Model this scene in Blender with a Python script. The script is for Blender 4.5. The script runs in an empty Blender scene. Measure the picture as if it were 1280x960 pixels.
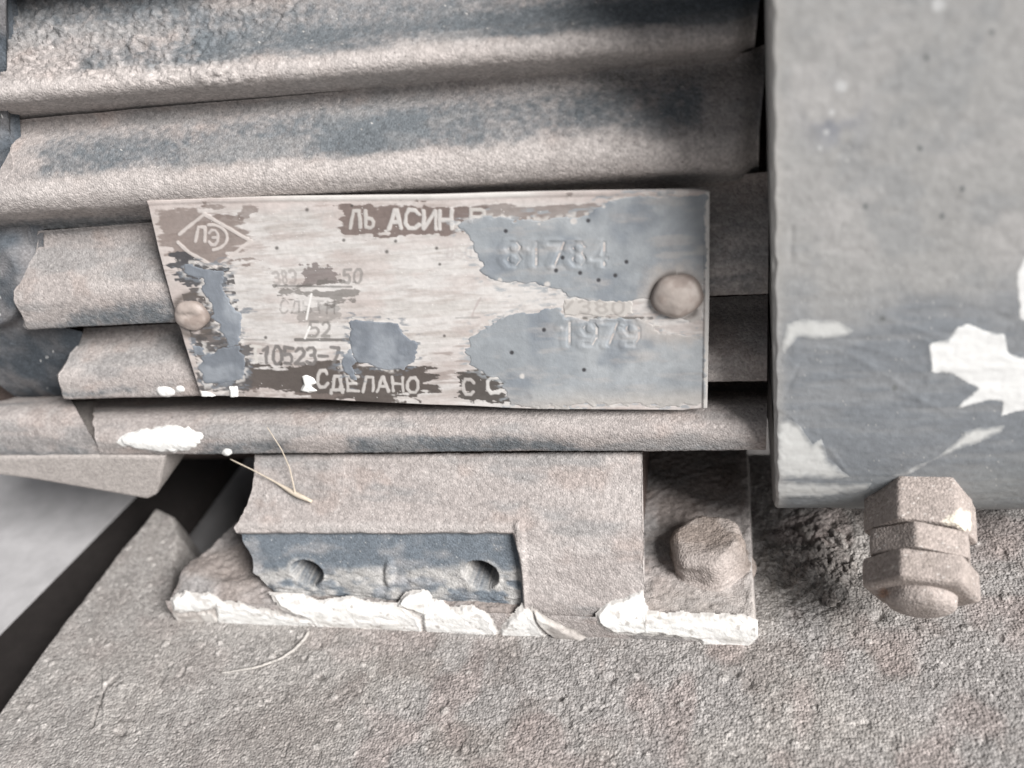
import bpy, bmesh, math, random
import numpy as np
from mathutils import Vector, Matrix

# ------------------------------------------------------------------ camera
S = 0.001                                   # all numbers below are millimetres
FPX = 1108.0                                # focal length in pixels of the 1280 wide photograph
xw = np.array([4425., -120., -1108.]); xw /= np.linalg.norm(xw)
sp = -math.sin(math.radians(35)); b_ = -.8
for _ in range(60):
    a_ = (-xw[1]*b_ - xw[2]*sp)/xw[0]; b_ = -math.sqrt(1-a_*a_-sp*sp)
zw = np.array([a_, b_, sp]); yw = np.cross(zw, xw); R = np.array([xw, yw, zw])
LOC = np.array([0., -127., 138.])

def ray(u, v): return R @ np.array([(u-640)/FPX, (v-480)/FPX, 1.0])
def aty(u, v, y):
    r = ray(u, v); return LOC + r*(y-LOC[1])/r[1]
def atz(u, v, z):
    r = ray(u, v); return LOC + r*(z-LOC[2])/r[2]
def proj(P):
    c = (P-LOC) @ R
    return 640+FPX*c[..., 0]/c[..., 2], 480+FPX*c[..., 1]/c[..., 2]

scene = bpy.context.scene
C = scene.collection
cam = bpy.data.cameras.new('camera'); cam_ob = bpy.data.objects.new('camera', cam); C.objects.link(cam_ob)
mw = Matrix.Identity(4)
for i in range(3):
    mw[i][0] = R[i, 0]; mw[i][1] = -R[i, 1]; mw[i][2] = -R[i, 2]; mw[i][3] = LOC[i]*S
cam_ob.matrix_world = mw
cam.sensor_width = 36; cam.lens = 36*FPX/1280; cam.clip_start = .005; cam.clip_end = 20
cam.dof.use_dof = True; cam.dof.focus_distance = .160; cam.dof.aperture_fstop = 12
scene.camera = cam_ob

# ------------------------------------------------------------------ light
SUN = Vector((0.69, -0.43, 0.585)).normalized()
w = bpy.data.worlds.new('World'); scene.world = w; w.use_nodes = True
nt = w.node_tree; nt.nodes.clear()
sky = nt.nodes.new('ShaderNodeTexSky'); sky.sky_type = 'NISHITA'; sky.sun_disc = False
sky.sun_elevation = math.asin(SUN.z); sky.sun_rotation = math.atan2(SUN.x, SUN.y)
sky.dust_density = 2.5; sky.air_density = .5; sky.ozone_density = 1
hs = nt.nodes.new('ShaderNodeHueSaturation'); hs.inputs['Saturation'].default_value = .2
bg = nt.nodes.new('ShaderNodeBackground'); bg.inputs['Strength'].default_value = .05
out = nt.nodes.new('ShaderNodeOutputWorld')
nt.links.new(sky.outputs[0], hs.inputs['Color']); nt.links.new(hs.outputs[0], bg.inputs[0]); nt.links.new(bg.outputs[0], out.inputs[0])
sl = bpy.data.lights.new('sun', 'SUN'); so = bpy.data.objects.new('sun', sl); C.objects.link(so)
sl.energy = 4.6; sl.angle = math.radians(25); sl.color = (1, .972, .955)
so.rotation_euler = SUN.to_track_quat('Z', 'Y').to_euler()
vs = scene.view_settings
vs.view_transform = 'Standard'; vs.look = 'None'; vs.gamma = 1; vs.exposure = 0.47; vs.use_curve_mapping = False

# ------------------------------------------------------------------ noise and masks
rng = np.random.RandomState(7)
PERM = rng.permutation(4096); PERM = np.concatenate([PERM, PERM, PERM])
RND = rng.rand(4096)
def vnoise(p):
    i = np.floor(p).astype(np.int64); f = p-i; f = f*f*f*(f*(f*6-15)+10); i &= 4095
    r = 0
    for dx in (0, 1):
        wx = f[..., 0] if dx else 1-f[..., 0]
        hx = PERM[(i[..., 0]+dx) & 4095]
        for dy in (0, 1):
            wy = f[..., 1] if dy else 1-f[..., 1]
            hy = PERM[hx+((i[..., 1]+dy) & 4095)]
            for dz in (0, 1):
                wz = f[..., 2] if dz else 1-f[..., 2]
                r = r + wx*wy*wz*RND[PERM[hy+((i[..., 2]+dz) & 4095)]]
    return r
def fbm(p, size, octv=3, gain=.5, off=0.):
    q = p/np.asarray(size, float)+off+17.3; a = 1.; t = 0; s = 0
    for k in range(octv):
        t = t+a*vnoise(q); s += a; a *= gain; q = q*2.03+5.1
    return t/s
def sst(a, b, x):
    t = np.clip((x-a)/(b-a), 0, 1); return t*t*(3-2*t)
def sdf(U, V, poly):                         # > 0 inside
    P = np.array(poly, float); n = len(P); d = np.full(U.shape, 1e9); ins = np.zeros(U.shape, bool)
    for k in range(n):
        a, b = P[k], P[(k+1) % n]; e = b-a
        wx, wy = U-a[0], V-a[1]
        t = np.clip((wx*e[0]+wy*e[1])/(e@e+1e-9), 0, 1)
        d = np.minimum(d, (wx-e[0]*t)**2+(wy-e[1]*t)**2)
        c = ((a[1] <= V) & (b[1] > V)) | ((b[1] <= V) & (a[1] > V))
        if abs(e[1]) > 1e-9: ins ^= c & (U < a[0]+(V-a[1])/e[1]*e[0])
    d = np.sqrt(d); return np.where(ins, d, -d)
def ldist(U, V, pts):
    P = np.array(pts, float); d = np.full(U.shape, 1e9)
    for k in range(len(P)-1):
        a, b = P[k], P[k+1]; e = b-a
        t = np.clip(((U-a[0])*e[0]+(V-a[1])*e[1])/(e@e+1e-9), 0, 1)
        d = np.minimum(d, (U-a[0]-e[0]*t)**2+(V-a[1]-e[1]*t)**2)
    return np.sqrt(d)
def band(U, V, pts, hw, soft=.6):            # a strip that follows a polyline v(u)
    P = np.array(pts, float); c = np.interp(U, P[:, 0], P[:, 1])
    e = np.minimum(sst(P[0, 0]-25, P[0, 0]+15, U), 1-sst(P[-1, 0]-15, P[-1, 0]+25, U))
    return (1-sst(hw*(1-soft), hw*(1+soft), np.abs(V-c)))*e
def mixc(col, c, m):
    return col*(1-m[..., None])+np.array(c)*m[..., None]

DUST = (.36, .328, .313); DUST2 = (.45, .422, .405); BLUE = (.135, .150, .162); GROUND = (.33, .315, .304)
BROWN = (.115, .088, .078); WHITE = (.80, .80, .78)

# ------------------------------------------------------------------ materials
def mat(name, rough=.8, grain=.35, bump=.25, mott=.25, spec=.3, col=None, metal=0., cell=0., gvar=.2):
    m = bpy.data.materials.new(name); m.use_nodes = True
    n = m.node_tree.nodes; l = m.node_tree.links; bs = n['Principled BSDF']
    bs.inputs['Roughness'].default_value = rough; bs.inputs['Specular IOR Level'].default_value = spec
    bs.inputs['Metallic'].default_value = metal
    tc = n.new('ShaderNodeTexCoord')
    def noise(size, det, rgh=.6):
        t = n.new('ShaderNodeTexNoise'); t.inputs['Scale'].default_value = 1000/size
        t.inputs['Detail'].default_value = det; t.inputs['Roughness'].default_value = rgh
        l.new(tc.outputs['Object'], t.inputs['Vector']); return t
    n1 = noise(grain*2.2, 3); n2 = noise(6, 4)
    if col is None:
        at = n.new('ShaderNodeAttribute'); at.attribute_name = 'col'; base = at.outputs['Color']
    else:
        rg = n.new('ShaderNodeRGB'); rg.outputs[0].default_value = (*col, 1); base = rg.outputs[0]
    ad = n.new('ShaderNodeMath'); ad.operation = 'ADD'
    l.new(n1.outputs['Fac'], ad.inputs[0]); l.new(n2.outputs['Fac'], ad.inputs[1])
    mr = n.new('ShaderNodeMapRange'); mr.inputs['From Min'].default_value = .6; mr.inputs['From Max'].default_value = 1.4
    mr.inputs['To Min'].default_value = 1-mott; mr.inputs['To Max'].default_value = 1+mott
    l.new(ad.outputs[0], mr.inputs['Value'])
    fac = mr.outputs[0]
    if cell:                                     # sand grains: one tone and one little dome each
        vo = n.new('ShaderNodeTexVoronoi'); vo.inputs['Scale'].default_value = 1000/cell
        wp = noise(cell*3, 2); ws = n.new('ShaderNodeVectorMath'); ws.operation = 'MULTIPLY_ADD'
        ws.inputs[1].default_value = (.0009*cell,)*3
        l.new(wp.outputs['Color'], ws.inputs[0]); l.new(tc.outputs['Object'], ws.inputs[2]); l.new(ws.outputs[0], vo.inputs['Vector'])
        sx = n.new('ShaderNodeSeparateColor'); l.new(vo.outputs['Color'], sx.inputs[0])
        m2 = n.new('ShaderNodeMapRange'); m2.inputs['To Min'].default_value = 1-gvar; m2.inputs['To Max'].default_value = 1+gvar
        l.new(sx.outputs[0], m2.inputs['Value'])
        mu = n.new('ShaderNodeMath'); mu.operation = 'MULTIPLY'; l.new(fac, mu.inputs[0]); l.new(m2.outputs[0], mu.inputs[1]); fac = mu.outputs[0]
    mx = n.new('ShaderNodeVectorMath'); mx.operation = 'SCALE'
    l.new(base, mx.inputs[0]); l.new(fac, mx.inputs['Scale'])
    l.new(mx.outputs[0], bs.inputs['Base Color'])
    nb = noise(grain, 3, .65)
    bp = n.new('ShaderNodeBump'); bp.inputs['Strength'].default_value = bump; bp.inputs['Distance'].default_value = grain*.5*S
    hgt = nb.outputs['Fac']
    if cell:
        v1 = n.new('ShaderNodeMath'); v1.operation = 'MULTIPLY_ADD'; v1.inputs[1].default_value = -1.3
        l.new(vo.outputs['Distance'], v1.inputs[0]); l.new(hgt, v1.inputs[2]); hgt = v1.outputs[0]
    l.new(hgt, bp.inputs['Height']); l.new(bp.outputs[0], bs.inputs['Normal'])
    return m
M_DUST = mat('dusty_painted_iron', .85, .32, .55, .16, .2, cell=.38)
M_GROUND = mat('dirty_concrete', .95, .42, 1.0, .24, .1, cell=.5, gvar=.3)
M_PLATE = mat('worn_nameplate_metal', .5, .5, .12, .10, .45)
M_HOUS = mat('grey_gloss_paint', .5, .8, .18, .07, .4)
M_WHITE = mat('white_paint', .55, .9, .35, .10, .35)
M_GLOSS = mat('white_gloss_paint', .32, 1.5, .05, .03, .5)
M_FILM = mat('blue_grey_paint', .42, .7, .2, .14, .4)
M_RUST = mat('dusty_steel', .85, .4, .6, .2, .2, cell=.45)
M_FLOOR = mat('smooth_grey_floor', .7, 2., .1, .14, .3, (.42, .415, .42))
M_STRAW = mat('dry_straw', .7, .5, .2, .2, .3, (.50, .44, .36))

# ------------------------------------------------------------------ object helpers
WLOC = {}
def link(name, me, origin, parent=None):
    o = bpy.data.objects.new(name, me); C.objects.link(o)
    o.parent = parent
    base = WLOC[parent.name] if parent else np.zeros(3)
    o.location = Vector((np.asarray(origin)-base)*S); WLOC[o.name] = np.asarray(origin, float)
    return o
def empty(name, loc, label, cat, group=None):
    o = link(name, None, loc); o.empty_display_size = .01; tag(o, label, cat, group); return o
def tag(o, label=None, cat=None, group=None, kind=None):
    if label: o['label'] = label
    if cat: o['category'] = cat
    if group: o['group'] = group
    if kind: o['kind'] = kind
    return o
def mesh_np(name, V, F, col, m, parent=None, smooth=True, ngons=()):
    V = np.asarray(V, float); o0 = (V.min(0)+V.max(0))/2; o0[2] = V[:, 2].min()
    me = bpy.data.meshes.new(name)
    F = np.asarray(F, np.int32); nf = len(F); k = F.shape[1] if nf else 0
    tot = nf*k+sum(len(g) for g in ngons)
    me.vertices.add(len(V)); me.loops.add(tot); me.polygons.add(nf+len(ngons))
    me.vertices.foreach_set('co', ((V-o0)*S).astype(np.float32).ravel())
    li = F.ravel(); st = np.arange(nf)*k
    pos = nf*k; ls = [li]; ss = list(st)
    for g in ngons:
        ls.append(np.asarray(g, np.int32)); ss.append(pos); pos += len(g)
    me.loops.foreach_set('vertex_index', np.concatenate(ls).astype(np.int32))
    me.polygons.foreach_set('loop_start', np.array(ss, np.int32))
    me.update(calc_edges=True)
    sm = np.ones(nf+len(ngons), bool)*smooth; sm[nf:] = False
    me.polygons.foreach_set('use_smooth', sm)
    if col is not None:
        at = me.color_attributes.new('col', 'FLOAT_COLOR', 'POINT')
        c4 = np.ones((len(V), 4), np.float32); c4[:, :3] = np.broadcast_to(np.asarray(col, float).reshape(-1, 3), (len(V), 3))
        at.data.foreach_set('color', c4.ravel())
    me.validate(); me.materials.append(m)
    return link(name, me, o0, parent)
def gnormals(P):
    n = np.cross(np.gradient(P, axis=1), np.gradient(P, axis=0)); n /= np.linalg.norm(n, axis=-1, keepdims=True)+1e-12
    return n
def gfaces(nr, nc, keep=None):
    i = np.arange(nr*nc).reshape(nr, nc)
    F = np.stack([i[:-1, :-1], i[1:, :-1], i[1:, 1:], i[:-1, 1:]], -1).reshape(-1, 4)
    if keep is not None:
        k = keep[:-1, :-1] & keep[1:, :-1] & keep[1:, 1:] & keep[:-1, 1:]; F = F[k.ravel()]
    return F
def compact(V, F, col):
    u, inv = np.unique(F.ravel(), return_inverse=True)
    return V[u], inv.reshape(F.shape), col[u]
def grid(name, P, col, m, parent=None, keep=None, caps=False):
    nr, nc = P.shape[:2]; F = gfaces(nr, nc, keep); V = P.reshape(-1, 3); col = np.broadcast_to(col, P.shape).reshape(-1, 3)
    ng = []
    if caps:
        i = np.arange(nr*nc).reshape(nr, nc); ng = [i[:, 0], i[::-1, -1]]
    elif keep is not None: V, F, col = compact(V, F, col)
    return mesh_np(name, V, F, col, m, parent, True, ng)
def patch(name, P, N, d, h, col, m, parent=None, soft=3., lump=None):
    """raised film cut out of a grid: d = px inside its outline"""
    d = np.where((N*(LOC-P)).sum(-1) > 2, d, -99.)
    keep = d > -1.2*soft*.5
    k = keep[:-1, :-1] & keep[1:, :-1] & keep[1:, 1:] & keep[:-1, 1:]
    if k.sum() < 4: return None
    left = set(zip(*np.nonzero(k))); best = []
    while left:
        st = [left.pop()]; comp = []
        while st:
            c = st.pop(); comp.append(c)
            for q in ((c[0]+1, c[1]), (c[0]-1, c[1]), (c[0], c[1]+1), (c[0], c[1]-1)):
                if q in left: left.remove(q); st.append(q)
        if len(comp) > len(best): best = comp
    cell = np.zeros(k.shape, bool); cell[tuple(np.array(best).T)] = True
    off = h*sst(0, soft, d)-.06*(d <= 0)
    if lump is not None: off = off+lump*sst(0, soft*2, d)
    Q = P+N*off[..., None]
    F = gfaces(*P.shape[:2])[cell.ravel()]; V, F, c = compact(Q.reshape(-1, 3), F, np.broadcast_to(col, P.shape).reshape(-1, 3))
    return mesh_np(name, V, F, c, m, parent)
def spline(pts, step):
    P = np.array(pts, float); Q = []
    E = np.vstack([2*P[0]-P[1], P, 2*P[-1]-P[-2]])
    for k in range(len(P)-1):
        p0, p1, p2, p3 = E[k:k+4]
        t = np.linspace(0, 1, 30, endpoint=False)[:, None]
        Q.append(.5*(2*p1+(p2-p0)*t+(2*p0-5*p1+4*p2-p3)*t*t+(3*p1-p0-3*p2+p3)*t**3))
    Q = np.vstack(Q+[P[-1:]]); L = np.r_[0, np.cumsum(np.linalg.norm(np.diff(Q, axis=0), axis=1))]
    s = np.linspace(0, L[-1], max(4, int(L[-1]/step)))
    return np.stack([np.interp(s, L, Q[:, k]) for k in range(2)], 1)
def specks(shape, dens): return rng.rand(*shape) < dens
def tube(pts, radii, seg=8):
    pts = [Vector(p) for p in pts]; V = []; F = []
    for i, p in enumerate(pts):
        t = (pts[min(i+1, len(pts)-1)]-pts[max(i-1, 0)]).normalized()
        a = t.cross(Vector((.3, .2, 1))).normalized(); b = t.cross(a)
        for k in range(seg):
            an = 2*math.pi*k/seg; V.append(p+(a*math.cos(an)+b*math.sin(an))*radii[i])
    for i in range(len(pts)-1):
        for k in range(seg): F.append((i*seg+k, i*seg+(k+1) % seg, (i+1)*seg+(k+1) % seg, (i+1)*seg+k))
    return np.array(V), np.array(F), [list(range(seg))[::-1], list(range((len(pts)-1)*seg, len(pts)*seg))]
def curve_pts(pts, n):
    return [Vector(p) for p in np.stack([np.interp(np.linspace(0, len(pts)-1, n), np.arange(len(pts)), np.array([q[k] for q in pts])) for k in range(3)], 1)]

# ================================================================== SETTING
# floor far below, base slab with its caked dirt
EA, EB = atz(186, 640, 0), atz(0, 872, 0)      # the diagonal edge of the slab
ed = (EB-EA)[:2]; ed /= np.linalg.norm(ed); en = np.array([-ed[1], ed[0]])
if en @ (np.array([0, 0])-EA[:2]) < 0: en = -en
pA = EA[:2]-ed*90+en*.8; pB = EA[:2]+ed*260+en*.8
top = [(pA[0], pA[1]), (pB[0], pB[1]), (260, pB[1]), (260, pA[1])]
sb_v = [(x, y, z) for z in (-30, -87.9) for x, y in top]
slab = mesh_np('base_slab', np.array(sb_v, float), [(0, 1, 2, 3), (7, 6, 5, 4), (0, 4, 5, 1), (1, 5, 6, 2), (2, 6, 7, 3), (3, 7, 4, 0)], np.array(GROUND), M_GROUND, None, False)
tag(slab, kind='structure')

FA, FB_ = atz(150, 640, -9), atz(0, 792, -9); fd = (FB_-FA)[:2]; fd /= np.linalg.norm(fd)
q0, q1 = FA[:2]-fd*300, FA[:2]+fd*700
fv = [(q0[0], q0[1], -9), (q1[0], q1[1], -9), (-900, q1[1], -9), (-900, q0[1], -9)]
fv = fv+[(x, y, -90) for x, y, z in fv]
fl = mesh_np('floor', np.array(fv, float), [(0, 1, 2, 3), (4, 7, 6, 5), (0, 4, 5, 1), (1, 5, 6, 2), (2, 6, 7, 3), (3, 7, 4, 0)], None, M_FLOOR, None, False); tag(fl, kind='structure')
M_GAP_SHADE = mat('gap_shade_black', .8, 1., .3, .2, .2, (.022, .019, .018))  # near black, stands in for the shade between slab and floor
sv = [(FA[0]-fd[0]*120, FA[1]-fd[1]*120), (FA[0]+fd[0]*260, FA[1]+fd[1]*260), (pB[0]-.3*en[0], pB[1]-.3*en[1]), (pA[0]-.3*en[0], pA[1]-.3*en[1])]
sv = [(x, y, -9.25) for x, y in sv]+[(x, y, -16.) for x, y in sv]  # strip added to paint the dark band of the gap
tag(mesh_np('gap_shade_strip', np.array(sv, float), [(0, 1, 2, 3), (4, 7, 6, 5), (0, 4, 5, 1), (1, 5, 6, 2), (2, 6, 7, 3), (3, 7, 4, 0)], None, M_GAP_SHADE, None, False), 'added black strip for the shade in the gap between the dirty slab and the smooth grey floor', 'shade strip')
gv = np.array([(-900, -900, -88), (900, -900, -88), (900, 900, -88), (-900, 900, -88)], float)
tag(mesh_np('subfloor', gv, [(0, 1, 2, 3)], np.array(GROUND), M_GROUND, None, False), kind='structure')
xs = np.linspace(-146, 70, 1160); ys = np.linspace(-58, 33, 500)
X, Y = np.meshgrid(xs, ys); G = np.stack([X, Y, np.zeros_like(X)], -1)
U, Vv = proj(G)
jit = (fbm(G, 9, 3)-.5)*3
sd = (X-EA[0])*en[0]+(Y-EA[1])*en[1]+jit*.5
h = (fbm(G, 14, 3)-.5)*.8+(fbm(G, 2.6, 3)-.5)*.30
def grains(X, Y, c):
    q = np.stack([X/c+500, Y/c+500], -1); i = np.floor(q).astype(np.int64); best = np.full(X.shape, 9.); val = np.zeros(X.shape)
    for dx in (-1, 0, 1):
        for dy in (-1, 0, 1):
            a, b = i[..., 0]+dx, i[..., 1]+dy; k = PERM[(PERM[a & 4095]+b) & 4095]
            d = np.hypot(q[..., 0]-a-RND[k], q[..., 1]-b-RND[(k+77) & 4095]); m = d < best
            best = np.where(m, d, best); val = np.where(m, RND[(k+901) & 4095], val)
    return best, val
gd, gv_ = grains(X+.5*(fbm(G, 1.5, 2)-.5), Y+.5*(fbm(G, 1.5, 2, off=3)-.5), .85)
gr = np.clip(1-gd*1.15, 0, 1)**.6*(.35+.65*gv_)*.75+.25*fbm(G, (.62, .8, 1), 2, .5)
calm = sst(-95, -60, X+.2*(Y+20))*.75+.25            # the dust lies smoother on the left
smo = sst(.42, .62, fbm(G, (16, 10, 10), 3, off=33))            # trodden smoother patches
h += (gr-.4)*.34*calm*(1-.5*smo)+np.where(rng.rand(*U.shape) < .003, .14, 0)
h -= .22*sst(.68, .78, fbm(G, 1.7, 2, off=44))
pd, pv_ = grains(X, Y, 5.5); pr_ = np.where(pv_ > .45, .25+.75*(pv_-.45)**1.5*2, 0.)
peb = np.sqrt(np.clip(pr_**2-(pd*5.5*(1+.5*(fbm(G, .9, 2, off=301)-.5)))**2, 0, None))
h += peb*.55
rub = np.exp(-(((U-1010)/62)**2+((Vv-700)/62)**2))
h += rub*((fbm(G, 2.4, 4, .6)-.42)*5)
h += .7*np.exp(-((U-900)/130)**2-((Vv-830)/22)**2)*(fbm(G, 4, 2))     # drift against the foot
cr = ldist(U, Vv, [(148, 846), (132, 858), (124, 880), (114, 908)])
h -= .45*(1-sst(.8, 3.2, cr+(fbm(G, 1.5, 2)-.5)*3))
h += .3*(1-sst(2, 26, cr))*(U > 128)
for (pu, pv, pr) in ((935, 855, 8), (920, 842, 6), (700, 872, 6), (764, 848, 5), (1098, 770, 9), (400, 845, 6), (150, 915, 7)):
    h -= .8*np.exp(-(((U-pu)/pr)**2+((Vv-pv)/(pr*.7))**2))
edge = np.minimum.reduce([X+146, 70-X, Y+58, 33-Y])
h = h*sst(0, 6, edge)-31*(1-sst(0, 1.5, edge))
pit = sdf(U, Vv, [(170, 500), (330, 500), (330, 700), (262, 700), (236, 738), (222, 742), (222, 705), (230, 668), (222, 640), (200, 628), (170, 620)])
h -= 26*sst(-10, 9, pit)**1.3  # pit added to make the shadow left of the foot deep
h -= 31*(1-sst(0, 1.2, sd))
G[..., 2] = h
col = np.broadcast_to(GROUND, G.shape).copy()
col = mixc(col, (.37, .35, .33), sst(.45, .75, fbm(G, 14, 3, off=3)))
col = mixc(col, (.26, .235, .22), sst(.52, .72, fbm(G, 7, 3, off=9))*.7)
col = mixc(col, (.33, .275, .258), sst(.56, .72, fbm(G, 10, 2, off=21))*.5)
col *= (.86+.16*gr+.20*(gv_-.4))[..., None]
col = mixc(col, (.07, .06, .055), (1-sst(.8, 3., cr+(fbm(G, 1.5, 2)-.5)*3))*.8)
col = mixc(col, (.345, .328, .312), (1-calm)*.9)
col = mixc(col, (.19, .165, .155), sst(.55, .72, fbm(G, (24, 12, 12), 4, .6, off=311))*.28)
col = mixc(col, (.44, .42, .40), (peb > .12)*.55*(pv_ > .62))
col = mixc(col, (.17, .15, .14), (peb > .12)*.5*(pv_ < .52))
col = mixc(col, (.55, .53, .50), specks(U.shape, .005)*rng.rand(*U.shape))
col = mixc(col, (.16, .13, .12), specks(U.shape, .008)*1.)
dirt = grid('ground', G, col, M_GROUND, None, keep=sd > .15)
tag(dirt, kind='structure')

# ================================================================== MOTOR
motor = empty('electric_motor', (-50, 10, 0), 'dusty blue painted finned electric motor with a riveted nameplate on its flank', 'motor')

def fin_colour(P, N, U, V, base=.85, blues=(), crest=()):
    n1 = fbm(P, (9, 3, 3), 4); n2 = fbm(P, 1.3, 3, off=4); n3 = fbm(P, (22, 6, 6), 3, off=11)
    d = np.full(U.shape, base)+(n1-.5)*.5
    for pts, hw, amt in blues:
        d = d-amt*band(U+(n3-.5)*60, V+(n1-.5)*24, pts, hw, .7)
    cm = 0*U
    for pts, hw in crest: cm = np.maximum(cm, band(U, V+(n1-.5)*14, pts, hw, .45))
    d = d*(1-cm)+1.15*cm
    n4 = fbm(P, .7, 2, off=83)
    d = np.clip(sst(-.1, .95, d+(n2-.5)*.5+(n4-.5)*.35), 0, 1)*.96
    col = mixc(np.broadcast_to(BLUE, P.shape), DUST, d)
    col = mixc(col, DUST2, sst(.5, .75, n3)*.5*d)
    col = mixc(col, (.33, .275, .25), sst(.55, .75, fbm(P, 6, 3, off=31))*.5*d)
    col = mixc(col, (.47, .438, .42), cm*.75)
    col = mixc(col, (.235, .235, .235), sst(.5, .72, fbm(P, (12, 4, 4), 4, off=47))*.6*(1-cm))
    col = col*(.85+.30*n4)[..., None]
    col = mixc(col, (.56, .54, .51), specks(U.shape, .0022)*rng.rand(*U.shape))
    col = mixc(col, (.10, .09, .085), specks(U.shape, .002)*.8)
    return col

def make_fin(pts, uL, uR, rough, base, blues, relief=None, shear=0., crest=()):
    """pts: (v at column 560, y) visible side or ('z', y, z); extruded along the motor"""
    yz = []
    for p in pts:
        if p[0] == 'r': yz.append((p[1], yz[-1][1]+p[2]))
        else: yz.append((p[1], aty(560, p[0], p[1])[2]))
    prof = spline(yz, .24)
    nr = len(prof); nc = 460
    s = np.linspace(0, 1, nc)
    P = np.zeros((nr, nc, 3)); P[..., 1] = prof[:, 0:1]; P[..., 2] = prof[:, 1:2]
    # row ends from the photograph's outline, as x on each row's own depth
    v560 = proj(np.stack([np.array([aty(560, 300, y)[0] for y in prof[:, 0]]), prof[:, 0], prof[:, 1]], -1))[1]
    ragged = fbm(np.stack([prof[:, 0], prof[:, 1], prof[:, 0]*0], -1), 1.6, 3, off=3+len(C.objects))
    for r in range(nr):
        y, z = prof[r]
        vl = v560[r]; lo = float(np.interp(vl, *zip(*uL))); hi = float(np.interp(vl, *zip(*uR)))
        def solve(u):
            a = ray(u, vl); x = 0.
            for _ in range(8):                    # point of this row seen in column u
                c = (np.array([x, y, z])-LOC) @ R
                du = u-(640+FPX*c[0]/c[2]); x += du*c[2]/FPX/.95
            return x
        x0, x1 = solve(lo), solve(hi)
        x0 += 2.2*(ragged[r]-.5)
        P[r, :, 0] = x0+(x1-x0)*s
    P[..., 2] += shear*(P[..., 0]+44)
    N = gnormals(P)
    if N[nr//2, nc//2, 1] > 0: N = -N
    U, V = proj(P)
    t = np.linspace(0, 1, nr)[:, None]
    off = (fbm(P, (9, 3.5, 3.5), 2)-.5)*.22*rough+(fbm(P, .6, 2, off=8)-.5)*.17*rough+(fbm(P, (30, 8, 8), 2, off=2)-.5)*.5
    if relief is not None: off = off+relief(P, U, V)
    Q = P+N*off[..., None]
    if shear: Q[..., 1] += 3.2*sst(.965, 1., s)[None]**2
    col = fin_colour(P, N, U, V, base, blues, crest)
    o = grid('fin', Q, col, M_DUST, motor, caps=True)
    return o, Q, N, U, V

def caked(P, U, V):                             # flaking lumps of dirt at the upper left
    m = sst(30, 60, V+(fbm(P, 8, 2)-.5)*40)*0+(1-sst(250, 360, U))*sst(10, 30, V)*(1-sst(85, 115, V))
    m = np.maximum(m, (1-sst(330, 420, U))*(1-sst(25, 45, V))*.8)
    r = np.abs(fbm(P, (2.6, 1.6, 1.6), 4, .6, off=5)-.5)
    return m*(r*3.4-.5)

CRY = lambda v, y: (v, y)
full = [(0, -25), (900, -25)]
# fin above the frame
make_fin([(-230, 32), (-180, 24), (-130, 18), (-112, 17), (-94, 17.2), (-84, 20), (-72, 24), (-62, 25)],
         full, [(-300, 940), (900, 940)], 1, .5, [], None, -.05)
# first fin in view
make_fin([(-80, 25), (-62, 25.4), (-40, 23.6), (-10, 19.8), (20, 16.0), (42, 12.2), (54, 10.3), (70, 9.1), (82, 9.4), (89, 10.6), (96, 12.9), (103, 14.7), (110, 15.4)],
         [(-160, 4), (70, 4), (84, -5), (92, -25), (200, -25)], [(-60, 950), (40, 952), (60, 948), (100, 944)], 1.0, .95,
         [([(90, 86), (300, 66), (480, 52), (700, 34), (960, 14)], 20, .8), ([(260, 34), (480, 12), (720, 2), (960, -8)], 24, .7),
          ([(-40, 15), (60, 12), (260, 4)], 40, .8), ([(470, 90), (560, 86), (660, 78)], 7, .8)], caked, -.036, [([(-60, 132), (0, 124), (400, 92), (945, 48)], 22)])
# second fin
FIN2 = make_fin([(101, 14.5), (108, 15.0), (118, 14.0), (138, 10.6), (160, 7.6), (178, 5.6), (196, 4.2), (214, 3.6), (229, 4.2), (236, 5.6), (244, 8.0), (252, 9.8), (258, 10.2)],
         [(60, 18), (150, 20), (172, 22), (186, 8), (196, -25), (400, -25)], [(60, 958), (150, 956), (200, 950), (300, 948)], 1.1, .92,
         [([(50, 205), (250, 190), (420, 165), (650, 146), (880, 128)], 36, .72), ([(405, 172), (470, 162), (520, 158)], 18, .4),
          ([(-40, 284), (60, 280), (170, 264)], 9, .8)], None, -.022, [([(-60, 258), (0, 252), (400, 222), (945, 190)], 24)])
# third fin (stubs on either side of the nameplate)
make_fin([(247, 9.2), (256, 9.8), (278, 8.2), (305, 5.2), (330, 2.8), (346, 1.7), (364, 1.25), (386, 1.4), ('r', 3, .1), ('r', 6, .6), ('r', 11, 0)],
         [(200, 52), (270, 50), (300, 34), (330, 16), (350, 20), (384, 34), (500, 36)], [(200, 962), (600, 957)], .8, .95,
         [([(70, 408), (120, 398), (230, 385)], 16, .75), ([(880, 356), (960, 352)], 14, .6)])
# fourth fin
FIN4 = make_fin([(388, 9.5), (404, 7.6), (422, 4.4), (440, 1.4), (454, -.3), (470, -1.2), (486, -1.3), ('r', 1, .1), ('r', 6, .5), ('r', 12, 0)],
         [(300, 112), (400, 104), (430, 86), (450, 74), (484, 80), (600, 80)], [(200, 962), (600, 957)], .8, 1.0,
         [([(80, 492), (180, 490)], 6, .7)])
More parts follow.
